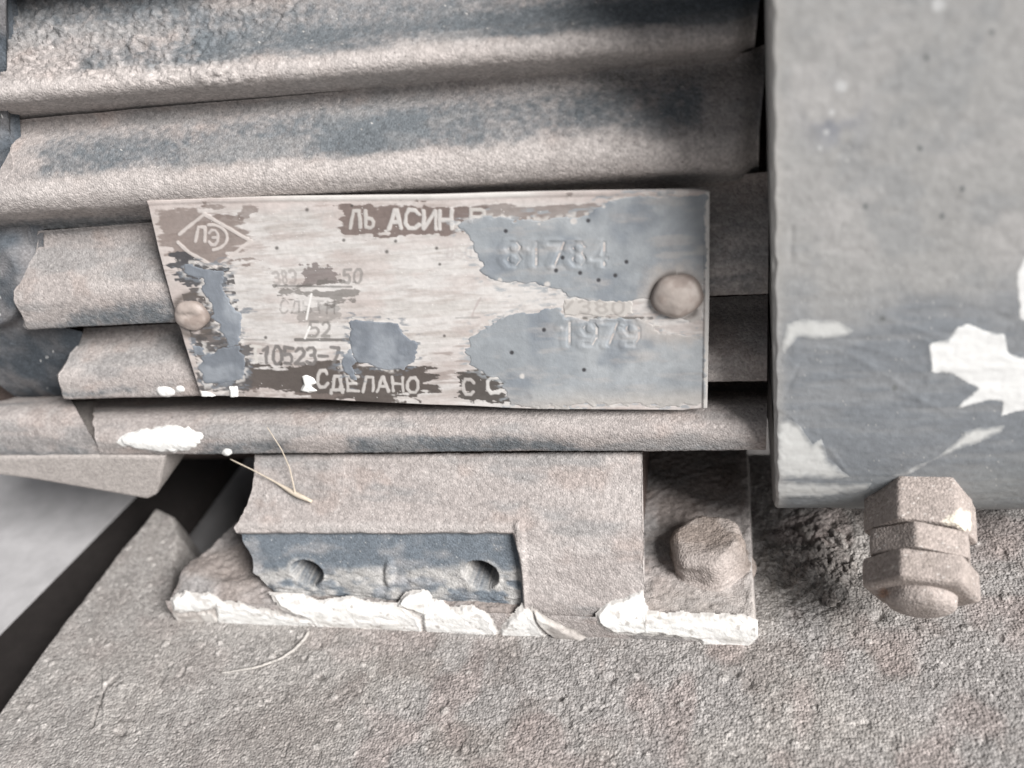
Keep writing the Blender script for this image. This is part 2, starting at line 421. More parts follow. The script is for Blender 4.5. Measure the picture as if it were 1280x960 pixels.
# fifth fin, below the nameplate
FIN5 = make_fin([(484, 15), (495, 10), (503, 3.5), (511, -.2), (522, -2.6), (535, -4.6), (548, -5.5), (560, -5.4), (565, -4.9), ('r', -3, .15), ('r', 4, .5), ('r', 14, 0)],
         [(400, 122), (520, 118), (540, 120), (565, 128), (700, 130)], [(400, 962), (700, 954)], 1.0, 1.0,
         [([(430, 560), (520, 556), (640, 556), (700, 558)], 12, .9), ([(250, 562), (360, 560)], 9, .8), ([(700, 562), (900, 562)], 7, .6)])
_, Q, N, U, V = FIN4
for pu, pv, pr, sx in ((207, 489, 7, .62), (226, 486, 4, .7)):
    patch('paint_blob', Q, N, pr-np.hypot((U-pu)*sx, V-pv)+(fbm(Q, 1.5, 3)-.5)*4, .35, np.array(WHITE), M_WHITE, FIN4[0], 3)
_, Q, N, U, V = FIN5
jit = (fbm(Q, 3, 3)-.5)*10
bv = 549-.03*(U-200)
o = patch('paint_blob', Q, N, 20*(1-np.hypot((U-200)/53, (V-bv)/(12+6*sst(150, 235, U))))+jit*.55+(fbm(Q, 1.2, 2, off=4)-.5)*5,
          .6, np.array(WHITE), M_WHITE, FIN5[0], 6, (fbm(Q, 3, 2)-.5)*.5)
for (pu, pv, pr) in ((82, 561, 6), (284, 568, 7)):
    patch('paint_blob', Q, N, pr-np.hypot(U-pu, V-pv)+jit*.3, .4, np.array(WHITE), M_WHITE, FIN5[0], 5)

# casing behind the fins and the flange where the motor meets the housing
def boxmesh(name, x0, x1, y0, y1, z0, z1, col, m, parent, bev=0., seg=2):
    bm = bmesh.new(); bmesh.ops.create_cube(bm, size=1)
    for v in bm.verts: v.co = Vector((x0+(v.co.x+.5)*(x1-x0), y0+(v.co.y+.5)*(y1-y0), z0+(v.co.z+.5)*(z1-z0)))
    if bev: bmesh.ops.bevel(bm, geom=bm.edges[:], offset=bev, segments=seg, affect='EDGES', profile=.5)
    return bm_obj(name, bm, col, m, parent)
def bm_obj(name, bm, col, m, parent, smooth=False):
    bm.normal_update(); bm.verts.index_update()
    V = np.array([v.co[:] for v in bm.verts]); o0 = (V.min(0)+V.max(0))/2; o0[2] = V[:, 2].min()
    for v in bm.verts: v.co = (v.co-Vector(o0))*S
    me = bpy.data.meshes.new(name); bm.to_mesh(me); bm.free()
    if smooth:
        for p in me.polygons: p.use_smooth = True
    at = me.color_attributes.new('col', 'FLOAT_COLOR', 'POINT')
    c4 = np.ones((len(V), 4), np.float32)
    c4[:, :3] = col(V) if callable(col) else np.array(col)
    at.data.foreach_set('color', c4.ravel()); me.materials.append(m)
    return link(name, me, o0, parent)
boxmesh('casing', -150, 3.0, 26, 70, 24, 76, BROWN, M_DUST, motor)
boxmesh('casing', -150, 3.2, 33, 70, 76.5, 150, BROWN, M_DUST, motor)
boxmesh('end_flange', 3.5, 9, 32, 72, 10, 150, BROWN, M_DUST, motor)

boxmesh('foot_core_blocker', -92, -18.6, 3, 52, 6.8, 30, BROWN, M_DUST, motor)  # solid behind the web, added to keep light from the left gap
boxmesh('rear_blocker', -140, 3, 56, 74, -.5, 30, BROWN, M_DUST, motor)  # unseen wall added to shut out sky light from behind
boxmesh('casing_bottom_blocker', -120, 2.5, 9, 56, 23, 29.5, BROWN, M_DUST, motor)  # box under the casing, extended to darken the gap below it
boxmesh('left_blocker', -175, -119, 14.2, 60, 16, 60, BROWN, M_DUST, motor)  # unseen box added to block sky light from the left
boxmesh('left_blocker_low', -175, -120.5, 32, 59, -.5, 22, BROWN, M_DUST, motor)  # lower unseen box, added to shade the ground beside the foot
# left end shield: dark blue bell seen past the ragged fin ends
def bell():
    prof = spline([(30, 126), (20, 122), (15, 112), (12.5, 100), (11, 84), (7.5, 70), (5.5, 60), (6.5, 50), (9, 40), (14, 34), (24, 32)], .5)
    nr = len(prof); nc = 120; P = np.zeros((nr, nc, 3))
    vv = proj(np.stack([np.full(nr, -110.), prof[:, 0], prof[:, 1]], -1))[1]
    xe = np.array([aty(float(np.interp(v, [120, 165, 170, 235, 262, 300, 330, 395, 410, 430, 450, 485, 500], [3, 8, 22, 20, 50, 50, 38, 45, 102, 94, 85, 88, 112])), v, y)[0] for v, y in zip(vv, prof[:, 0])])
    P[..., 0] = -160+(xe[:, None]+160)*np.linspace(0, 1, nc); P[..., 1] = prof[:, 0:1]; P[..., 2] = prof[:, 1:2]
    U, V = proj(P)
    # bolt lugs between fins
    lug = .0
    for (cu, cv, ru, rv, hh) in ((-6, 84, 14, 26, 5), (-4, 202, 27, 40, 6.5), (8, 345, 40, 62, 4)):
        lug = lug+hh*(1-sst(.75, 1.05, np.hypot((U-cu)/ru, (V-cv)/rv)))
    P[..., 1] -= lug
    P += ((fbm(P, 3, 3)-.5)*.5)[..., None]*np.array([0, -1, 0])
    d = sst(.45, .8, fbm(P, 8, 3)+.25*sst(470, 300, V)*0+.12)
    col = mixc(np.broadcast_to((.07, .082, .095), P.shape), DUST, d*.35)
    col = mixc(col, WHITE, specks(U.shape, .002)*1.)
    return grid('end_shield', P, col, M_DUST, motor, caps=True)
shield = bell()
# ledge that carries on the fifth fin's line, left of a narrow gap
yz = spline([(10, aty(60, 496, 10)[2]), (3, aty(60, 503, 3)[2]), (-1.5, aty(60, 516, -1.5)[2]), (-4, aty(60, 536, -4)[2]), (-4.8, aty(60, 555, -4.8)[2]), (-4.2, aty(60, 570, -4.2)[2]), (2, aty(60, 570, -4.2)[2]+.2), (12, aty(60, 570, -4.2)[2])], .3)
P = np.zeros((len(yz), 140, 3)); P[..., 1] = yz[:, 0:1]; P[..., 2] = yz[:, 1:2]
xr = np.array([aty(106, 530, y)[0] for y in yz[:, 0]])[:, None]; P[..., 0] = -160+(xr+160)*np.linspace(0, 1, 140)
N = gnormals(P); N = -N if N[20, 70, 1] > 0 else N
U, V = proj(P)
P += N*((fbm(P, 4, 3)-.5)*.5)[..., None]
col = fin_colour(P, N, U, V, 1.0, [([(-40, 568), (40, 568), (110, 568)], 8, .7)])
ledge = grid('shield_rim', P, col, M_DUST, motor, caps=True)
# lug under it
bm = bmesh.new()
poly = [(-40, 572), (60, 570), (130, 569), (206, 571), (199, 606), (194, 620), (184, 625), (110, 612), (40, 600), (-40, 590)]
fr = [bm.verts.new(aty(u, v, -5.4)) for u, v in poly]
bk = [bm.verts.new(aty(u, v, -5.4)+np.array([0, 26, 0])) for u, v in poly]
bm.faces.new(fr); bm.faces.new(bk[::-1])
for k in range(len(poly)): bm.faces.new((fr[k], bk[k], bk[(k+1) % len(poly)], fr[(k+1) % len(poly)]))
bmesh.ops.recalc_face_normals(bm, faces=bm.faces[:])
bmesh.ops.bevel(bm, geom=[e for e in bm.edges if all(v.co.y < -5 for v in e.verts)], offset=.9, segments=3, affect='EDGES', profile=.5)
def lugcol(V):
    U_, V_ = proj(V); c = np.broadcast_to((.40, .37, .35), V.shape); return c
bm_obj('shield_lug', bm, lugcol, M_DUST, motor)

# ------------------------------------------------------------------ foot
XL, XR = -117.0, 3.0
xs = np.linspace(XL, XR, 380); ys = np.linspace(-20.8, 26, 160)
X, Y = np.meshgrid(xs, ys); P = np.stack([X, Y, np.full_like(X, 6.3)], -1); U, V = proj(P)
P[..., 2] += (fbm(P, 6, 3)-.5)*.8+(fbm(P, 1.1, 2)-.5)*.55
P[..., 2] += 2.2*np.exp(-(((U-246)/26)**2+((V-722)/17)**2))+1.2*np.exp(-(((U-290)/24)**2+((V-735)/10)**2))   # lumps at the left end
P[..., 2] += .9*np.exp(-((X-XR+1.2)/1.4)**2)*(fbm(P, 5, 2))                                           # dust ridge along the right end
sink = sst(-8, 14, sdf(U, V, [(200, 500), (330, 500), (330, 600), (310, 634), (284, 652), (266, 668), (248, 690), (236, 700), (200, 700)])+(fbm(P, 4, 3)-.5)*10)
P[..., 2] -= 19*sink  # flange end sunk into the added pit so it falls in shade
ex = np.minimum.reduce([X-XL, XR-X, Y+20.8]); P[..., 2] -= 9.5*(1-sst(0, .5, ex))
N = np.zeros_like(P); N[..., 2] = 1
col = fin_colour(P, N, U, V, 1.1, [])
col = mixc(col, (.24, .205, .185), sst(.4, .7, fbm(P, 9, 3, off=2))*.6)
col = mixc(col, DUST2, np.exp(-((X-XR+1.3)/1.6)**2)*.9)
col = mixc(col, (.40, .37, .345), sst(-8, -18, Y)*.6*sst(-30, -10, X))
flange = grid('mounting_foot', P, col, M_DUST, motor)
boxmesh('foot_underside', XL+24, XR-.6, -20.2, 26, -.6, 5.6, BROWN, M_DUST, motor)

# web of the foot with the recessed blue pad and two blind holes
wy = [(566, 4), (567, -1), (569, -3.6), (600, -6.6), (640, -10.6), (662, -12.9), (700, -16.0), (735, -18.6), (752, -20.0), ('e', -20.6, 4.5)]
yz = [(p[1], p[2]) if p[0] == 'e' else (p[1], aty(560, p[0], p[1])[2]) for p in wy]
prof = spline(yz, .2); nr, nc = len(prof), 440
P = np.zeros((nr, nc, 3)); P[..., 1] = prof[:, 0:1]; P[..., 2] = prof[:, 1:2]
uLw = [(560, 316), (590, 318), (615, 312), (640, 303), (660, 294), (690, 302), (725, 316), (755, 346)]
wrag = fbm(np.stack([prof[:, 0], prof[:, 1], prof[:, 0]*0], -1), 2.2, 3, off=23)
for r in range(nr):
    y, z = prof[r]; v = np.clip(proj(np.array([-55., y, z]))[1], 566, 760)
    uu = float(np.interp(v, *zip(*uLw)))
    x0 = aty(uu, v-4, y)[0]; x1 = aty(803+2*(v-568)/172, v+6, y)[0]
    P[r, :, 0] = x0+(x1-x0)*np.linspace(0, 1, nc)+1.6*(wrag[r]-.5)*np.linspace(1, -.4, nc)
N = gnormals(P); N = -N if N[nr//2, nc//2, 1] > 0 else N
U, V = proj(P)
jn = (fbm(P, 3, 3)-.5)
pad = sdf(U, V, [(280, 667), (640, 667), (648, 690), (652, 722), (655, 775), (300, 775)])+jn*3
off = (fbm(P, (6, 4, 4), 3)-.5)*.4+(fbm(P, .7, 2, off=3)-.5)*.16*(pad < 0)+(fbm(P, (5, 3, 3), 3, off=6)-.5)*.25
off -= 1.7*sst(-2, 4, pad)
off += .45*(1-sst(2, 9, np.abs(U-651-.05*(V-700))))*sst(640, 665, V)               # bright ridge at the pad's right end
off += .25*(1-sst(1, 8, np.abs(V-657-jn*4)))*(U < 650)
low = sst(708, 722, V+jn*16)*(U < 650)
off += low*(np.abs(fbm(P, (5, 2, 2), 3, off=6)-.5)*1.8-.1)
off += .7*(1-sst(3, 9, np.hypot((U-483)*1.0, (V-720)*.4)))
P = P+N*off[..., None]
hole = 0*U
for (cu, cv, ru, rv) in ((379, 719, 20, 14.5), (598, 722, 22.5, 16.5)):
    rr = np.hypot((U-cu)/ru, (V-cv-.18*(U-cu))/rv)
    hole = np.maximum(hole, 1-sst(.86, 1.03, rr))
    P += N*(.10*np.exp(-((rr-1.12)/.12)**2))[..., None]
P += hole[..., None]*np.array([0.5, 13, -1.5])
col = fin_colour(P, N, U, V, 1.05, [])
nb = fbm(P, (4, 2, 2), 3, off=14)
pm = sst(-1, 3, pad)
blue = mixc(np.broadcast_to((.135, .157, .18), P.shape), DUST2, sst(.45, .95, fbm(P, (5, 3, 3), 3)+.05)*.5)
gcol = mixc(blue, (.40, .39, .375), low*sst(.35, .6, nb)*.85)
col = mixc(col, gcol, 0*pm)*(1-pm[..., None])+gcol*pm[..., None]
col = mixc(col, (.60, .59, .57), specks(U.shape, .006)*rng.rand(*U.shape))
col = mixc(col, (.07, .06, .052), hole*.97)  # shade inside the blind holes painted into the colour
col = mixc(col, DUST2, (1-sst(1, 12, np.abs(V-660)))*(U < 650)*.6)
for (cu, cv, ru, rv) in ((379, 719, 20, 14.5), (598, 722, 22.5, 16.5)):
    rr = np.hypot((U-cu)/ru, (V-cv-.18*(U-cu))/rv)
    col = mixc(col, (.46, .45, .43), np.exp(-((rr-1.15)/.16)**2)*.55*sst(.35, .6, nb))
web = grid('foot_web', P, col, M_DUST, motor, caps=True)

# white paint crust along the front edge of the foot
prof = spline([(-21.0, -.8), (-21.3, 1.5), (-21.4, 4.8), (-20.9, 6.6), (-20.0, 7.9), (-18.6, 10.2), (-17.2, 12.6)], .2)
nr, nc = len(prof), 640
P = np.zeros((nr, nc, 3)); P[..., 1] = prof[:, 0:1]; P[..., 2] = prof[:, 1:2]; P[..., 0] = np.linspace(XL-.6, XR, nc)
N = gnormals(P); N = -N if N[nr//2, nc//2, 1] > 0 else N
U, V = proj(P)
j1 = (fbm(P, 3.2, 3)-.5)*22+(fbm(P, .9, 2)-.5)*12
rg = np.abs(fbm(P, (4.5, 3, 3), 3, off=9)-.5)
cw = mixc(np.broadcast_to(WHITE, P.shape), (.50, .48, .44), sst(.58, .8, fbm(P, (5, 2.5, 2.5), 3, off=3))*.5)
cw = mixc(cw, (.42, .39, .36), sst(.6, .75, fbm(P, (3, 1.2, 1.2), 4, off=88))*.6)
cw = mixc(cw, (.34, .31, .28), sst(.70, .82, fbm(P, 1.4, 3, off=13))*.7)
dusty = mixc(np.broadcast_to((.44, .41, .385), P.shape), (.62, .60, .57), sst(.4, .6, fbm(P, 3, 3)))
CR = [
 ([(213, 748), (232, 740), (262, 742), (278, 752), (262, 763), (236, 766), (216, 764)], .9, cw*.9),
 ([(216, 768), (240, 764), (268, 763), (275, 778), (250, 786), (222, 782)], .7, dusty),
 ([(268, 750), (300, 756), (345, 767), (388, 774), (404, 786), (400, 799), (330, 795), (272, 786)], .7, cw),
 ([(338, 742), (372, 741), (398, 750), (430, 748), (470, 752), (500, 756), (524, 770), (532, 803), (470, 804), (398, 800), (390, 776), (370, 770), (350, 756)], .7, cw),
 ([(496, 757), (508, 742), (528, 738), (540, 746), (533, 768), (522, 768)], 1.3, cw),
 ([(528, 772), (536, 748), (552, 752), (562, 760), (590, 757), (612, 768), (628, 803), (580, 805), (532, 804)], .8, cw),
 ([(626, 804), (626, 786), (645, 768), (654, 757), (664, 764), (676, 784), (695, 804)], .7, cw),
 ([(664, 760), (676, 770), (712, 788), (750, 806), (744, 820), (700, 806), (676, 786)], 1.4, dusty*.8),
 ([(744, 768), (758, 756), (790, 744), (803, 738), (808, 760), (812, 792), (770, 790), (748, 780)], .8, cw),
 ([(804, 766), (822, 764), (842, 767), (882, 768), (925, 770), (945, 776), (950, 790), (934, 810), (905, 808), (880, 806), (874, 799), (840, 796), (804, 792)], .8, cw),
]
for poly, th, cc in CR:
    dd = sdf(U, V, poly)+j1*.36
    patch('paint_crust', P, N, dd, th*.6, mixc(cc, (.40, .37, .345), (1-sst(0, 5, dd+(fbm(P, 1.5, 3, off=93)-.5)*7))*.65), M_WHITE, flange, 4, rg*.7-.25)
# the skirt of bare dusty iron between the crusts
colf = fin_colour(P, N, U, V, 1.0, [])
grid('foot_edge', P+N*((fbm(P, 2, 3)-.5)*.4-.12)[..., None], colf, M_DUST, motor, keep=P[..., 2] < 6.2)

# ------------------------------------------------------------------ nameplate
tl = math.radians(10); pn = np.array([0, -math.cos(tl), math.sin(tl)])
p0 = aty(567, 375, .0)
nu, nv = 720, 290
s = np.linspace(0, 1, nu); t = np.linspace(0, 1, nv)
topU = np.interp(s, [0, 1], [184, 887]); topV = np.interp(s, [0, .22, .5, .8, .97, 1], [251, 246, 243.5, 239, 237, 239])
botU = np.interp(s, [0, 1], [251, 884]); botV = np.interp(s, [0, .08, .25, .45, .6, .95, 1], [494, 496, 499, 506, 510, 513, 509])
lefU = np.interp(t, [0, .25, .5, .75, 1], [184, 198, 214, 232, 251]); lefV = np.interp(t, [0, 1], [251, 494])
rigU = np.interp(t, [0, .5, 1], [887, 886.5, 884]); rigV = np.interp(t, [0, 1], [239, 509])
s2, t2 = np.meshgrid(s, t)
bil = lambda a, b, c, d: (1-s2)*(1-t2)*a+s2*(1-t2)*b+(1-s2)*t2*c+s2*t2*d
UU = (1-t2)*topU[None]+t2*botU[None]+(1-s2)*lefU[:, None]+s2*rigU[:, None]-bil(184, 887, 251, 884)
VV = (1-t2)*topV[None]+t2*botV[None]+(1-s2)*lefV[:, None]+s2*rigV[:, None]-bil(251, 239, 494, 509)
D = np.stack([(UU-640)/FPX, (VV-480)/FPX, np.ones_like(UU)], -1) @ R.T
lam = ((p0-LOC) @ pn)/(D @ pn)
P = LOC+D*lam[..., None]
N = np.broadcast_to(pn, P.shape)

FONT = {
 'А': [[(0, 1), (.45, 0), (.55, 0), (1, 1)], [(.2, .66), (.8, .66)]], 'С': [[(1, .2), (.75, 0), (.25, 0), (0, .25), (0, .75), (.25, 1), (.75, 1), (1, .8)]],
 'И': [[(0, 0), (0, 1), (1, 0), (1, 1)]], 'Н': [[(0, 0), (0, 1)], [(1, 0), (1, 1)], [(0, .5), (1, .5)]],
 'Р': [[(0, 1), (0, 0), (.7, 0), (1, .15), (1, .4), (.7, .55), (0, .55)]], 'Л': [[(0, 1), (.3, 0), (1, 0), (1, 1)]],
 'Ь': [[(0, 0), (0, 1), (.7, 1), (1, .85), (1, .6), (.7, .45), (0, .45)]], 'Э': [[(0, .2), (.3, 0), (.7, 0), (1, .25), (1, .75), (.7, 1), (.3, 1), (0, .8)], [(.4, .5), (1, .5)]],
 'Т': [[(0, 0), (1, 0)], [(.5, 0), (.5, 1)]], 'Д': [[(0, 1.15), (0, .95), (1, .95), (1, 1.15)], [(.15, .95), (.35, 0), (.85, 0), (.85, .95)]],
 'Е': [[(1, 0), (0, 0), (0, 1), (1, 1)], [(0, .5), (.8, .5)]], 'О': [[(.25, 0), (.75, 0), (1, .25), (1, .75), (.75, 1), (.25, 1), (0, .75), (0, .25), (.25, 0)]],
 'В': [[(0, 0), (0, 1), (.75, 1), (1, .85), (1, .6), (.75, .48), (0, .48)], [(0, 0), (.7, 0), (.9, .12), (.9, .35), (.7, .48)]],
 '1': [[(.15, .2), (.55, 0), (.55, 1)]], '0': [[(.3, 0), (.7, 0), (1, .25), (1, .75), (.7, 1), (.3, 1), (0, .75), (0, .25), (.3, 0)]],
 '5': [[(1, 0), (.1, 0), (0, .45), (.7, .42), (1, .6), (1, .8), (.7, 1), (0, .95)]], '2': [[(0, .2), (.3, 0), (.75, 0), (1, .25), (.9, .5), (0, 1), (1, 1)]],
 '3': [[(0, .1), (.3, 0), (.75, 0), (1, .2), (.8, .45), (.4, .48)], [(.8, .48), (1, .75), (.75, 1), (.25, 1), (0, .9)]], '-': [[(0, .55), (1, .55)]],
 '7': [[(0, 0), (1, 0), (.35, 1)]], '8': [[(.3, 0), (.7, 0), (.95, .2), (.7, .46), (.3, .46), (.05, .2), (.3, 0)], [(.3, .46), (0, .75), (.3, 1), (.7, 1), (1, .75), (.7, .46)]],
 '4': [[(.8, 1), (.8, 0), (0, .7), (1, .7)]], '9': [[(1, .4), (.7, .55), (.3, .55), (0, .3), (.3, 0), (.7, 0), (1, .3), (1, .7), (.7, 1), (.2, 1)]],
 'Х': [[(0, 0), (1, 1)], [(1, 0), (0, 1)]], '/': [[(1, 0), (0, 1)]], '~': [[(0, .3), (.3, .6), (.6, .3), (1, .5)]],
}
def text(U, V, s, u0, v0, u1, v1, wd=.68, slope=0.):
    d = np.full(U.shape, 99.); n = len(s); st = (u1-u0)/n
    for k, ch in enumerate(s):
        if ch == ' ': continue
        a = u0+k*st; y0 = v0+slope*(a-u0); y1 = v1+slope*(a-u0)
        sel = (U > a-8) & (U < a+st+8) & (V > y0-10) & (V < y1+10)
        if not sel.any(): continue
        for pl in FONT[ch]:
            d[sel] = np.minimum(d[sel], ldist(U[sel], V[sel], [(a+x*st*wd, y0+y*(y1-y0)) for x, y in pl]))
    return d
TU, TV = UU+(fbm(P, 3, 2, off=61)-.5)*5, VV+(fbm(P, 3, 2, off=71)-.5)*4
st1 = fbm(P, (7, 1, 1), 4); st2 = fbm(P, (14, .7, .7), 3, off=7); nz = fbm(P, 1.1, 3, off=5); nl = fbm(P, (18, 9, 9), 3, off=2)
PC = np.zeros(P.shape)+np.array((.575, .557, .54))
PC = mixc(PC, (.43, .41, .385), sst(.45, .75, st2)*.55)
PC = mixc(PC, (.47, .425, .40), (1-sst(0, 40, UU-(190+.27*(VV-250))))*.9)           # reddish dust along the left rim
PC = mixc(PC, (.52, .475, .455), sst(.45, .7, nl)*.6)
def enamel(poly, amt, thr, soft=.14, col=BROWN, grow=10.):
    global PC
    d = sdf(UU, VV, poly)
    m = sst(-grow, grow, d+(st1-.5)*34+(nz-.5)*14)
    PC = mixc(PC, col, sst(thr-soft, thr+soft, m*(.55+.9*(st2*.6+nz*.4)))*amt)
# grime rubbed into the bare metal
gm = sst(.52, .72, fbm(P, (9, 1.6, 1.6), 4, .6, off=91))
PC = mixc(PC, (.36, .315, .29), gm*.5)
PC = mixc(PC, (.45, .395, .372), sst(.48, .66, fbm(P, (12, 4, 4), 4, .6, off=191))*.55)
PC = mixc(PC, (.30, .255, .235), sst(.56, .70, fbm(P, (5, .8, .8), 4, .6, off=97))*(.25+.5*sst(.45, .65, nl)))
PC = mixc(PC, (.50, .44, .415), sst(24, 4, VV-np.interp(UU, [184, 350, 887], [251, 244, 239]))*.7)
EN = (.205, .168, .152)
enamel([(198, 264), (225, 262), (300, 268), (316, 300), (300, 320), (270, 340), (216, 322), (206, 296)], .85, .5, .22, EN)
enamel([(258, 257), (315, 264), (312, 272), (265, 268)], .75, .5, .2, EN, 5)
enamel([(285, 318), (330, 322), (330, 328), (290, 326)], .8, .5, .2, EN, 4)
enamel([(428, 258), (480, 256), (570, 256), (600, 262), (586, 290), (560, 296), (500, 292), (432, 294)], .95, .36, .16, (.165, .13, .118), 6)
enamel([(590, 258), (700, 254), (760, 254), (750, 268), (700, 274), (600, 268)], .75, .44, .2, (.18, .15, .138), 6)
enamel([(306, 458), (420, 456), (440, 452), (530, 462), (545, 474), (522, 494), (430, 499), (330, 484), (300, 480)], .97, .25, .12, (.085, .072, .065), 8)
enamel([(300, 486), (420, 494), (420, 500), (270, 494)], .5, .55, .25, EN, 6)
enamel([(574, 466), (600, 464), (622, 472), (634, 490), (632, 508), (600, 498), (578, 492)], .97, .35, .12, (.08, .072, .066), 5)
enamel([(378, 334), (416, 332), (418, 352), (380, 356)], .8, .5, .15, (.15, .125, .12), 4)
enamel([(344, 362), (372, 358), (445, 358), (448, 374), (420, 378), (380, 372), (346, 370)], .75, .55, .16, (.14, .13, .12), 5)
enamel([(360, 384), (425, 382), (420, 398), (370, 398)], .5, .6, .2, (.16, .15, .14), 5)
enamel([(218, 318), (285, 335), (288, 345), (282, 362), (240, 360), (216, 352)], .95, .42, .14, (.065, .065, .07), 7)
enamel([(250, 400), (266, 400), (285, 430), (262, 432), (248, 418)], .9, .45, .2, (.10, .085, .08), 6)
enamel([(246, 430), (312, 430), (312, 482), (252, 488)], .9, .45, .2, (.09, .085, .085), 6)
PC = mixc(PC, (.075, .07, .07), sst(.50, .60, fbm(P, (2.5, 1.0, 1.0), 4, off=57))*(sdf(UU, VV, [(218, 322), (292, 340), (306, 480), (252, 488)])>0)*.9)
PC = PC*(.86+.28*(.5*fbm(P, (1.6, .35, .35), 3, off=131)+.5*fbm(P, .5, 2, off=137)))[..., None]
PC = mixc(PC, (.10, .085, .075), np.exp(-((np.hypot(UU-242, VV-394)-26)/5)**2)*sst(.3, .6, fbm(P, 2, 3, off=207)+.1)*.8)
# ruled lines
for a, b, wd, amt in (((290, 425), (330, 425), 1.5, .4), ((370, 424), (437, 424), 2.6, .8), ((730, 397), (815, 397), 2.4, .8), ((570, 397), (600, 396), 1.5, .35), ((345, 357), (440, 358), 1.6, .6)):
    PC = mixc(PC, (.10, .095, .09), (1-sst(wd*.5, wd, ldist(UU, VV, [a, b])+(nz-.5)*1.5))*amt)
relief = (fbm(P, (4, 2, 2), 3)-.5)*.10+(fbm(P, 22, 2)-.5)*.9*sst(0, .06, s2)*sst(0, .06, 1-s2)
def letters(d, wd, col, amt, rel=0., wear=.5):
    global PC, relief
    m = (1-sst(wd*.55, wd*1.15, d+(nz-.5)*1.6))*sst(wear-.25, wear+.05, .35*st1+.65*nz+.22)
    PC = mixc(PC, col, m*amt); relief = relief+rel*m
LT = (.52, .50, .475); DK = (.13, .12, .115)
letters(text(TU, TV, 'ЛЬ', 439, 264, 475, 285, .6), 2.6, LT, .85, .05, .42)
letters(text(TU, TV, 'АСИН', 487, 263, 571, 286, .74, -.01), 2.9, (.55, .53, .51), .95, .07, .22)
letters(text(TU, TV, 'Р', 588, 261, 612, 277, .7), 2.6, LT, .9, .06, .40)
letters(text(TU, TV, 'ТЕЛ', 352, 263, 425, 280, .6), 1.6, (.42, .40, .385), .5, 0, .76)
letters(text(TU, TV, 'Т', 314, 434, 326, 453, .9), 2.3, (.55, .53, .50), .95, 0, .3)
letters(text(TU, TV, '10523-7', 327, 434, 429, 454, .72), 2.5, (.16, .15, .145), .9, -.03, .38)
letters(text(TU, TV, '52', 388, 402, 418, 420, .62), 2.1, (.20, .19, .18), .75, -.03, .5)
letters(text(TU, TV, '50', 430, 337, 458, 353, .6), 2.1, (.22, .21, .20), .7, -.03, .52)
letters(text(TU, TV, '383', 342, 339, 374, 353, .62), 1.9, (.24, .22, .21), .55, 0, .62)
letters(text(TU, TV, 'СЛВТН', 352, 376, 424, 390, .6), 1.6, DK, .5, 0, .72)
letters(text(TU, TV, 'В50', 560, 306, 592, 322, .62), 1.8, (.40, .36, .35), .4, 0, .6)
letters(text(TU, TV, '/', 590, 372, 602, 394, .9), 1.6, (.36, .31, .30), .6, 0, .5)
letters(text(TU, TV, 'С', 398, 463, 413, 483, .8, .02), 2.3, (.48, .46, .44), .95, .05, .2)
letters(text(TU, TV, 'ДЕЛАНО', 415, 470, 528, 488, .70, .02), 2.2, (.48, .46, .44), .95, .05, .28)
letters(text(TU, TV, 'С', 578, 474, 594, 494, .8), 2.5, (.50, .48, .46), .85, .05, .4)
letters(text(TU, TV, 'С', 611, 472, 630, 492, .8), 2.8, (.58, .57, .55), 1, .06, .12)
# maker's diamond
dia = ldist(UU, VV, [(224, 293), (255, 268), (313, 301), (275, 331)])
dia = np.minimum(dia, ldist(UU, VV, [(222, 303), (236, 316), (269, 334)]))
letters(dia, 2.5, (.52, .48, .455), .95, .08, .18)
an = np.radians(np.linspace(-95, 78, 14)); arc = [(262+22*math.cos(a), 297+16*math.sin(a)) for a in an]
letters(ldist(UU, VV, arc), 2.2, (.52, .48, .455), .95, .07, .2)
letters(text(UU, VV, 'Л', 244, 284, 256, 302, 1.), 2.2, (.52, .48, .455), .95, .07, .15)
letters(text(UU, VV, 'Э', 261, 288, 272, 306, 1.), 2.0, (.50, .46, .44), .9, .07, .2)
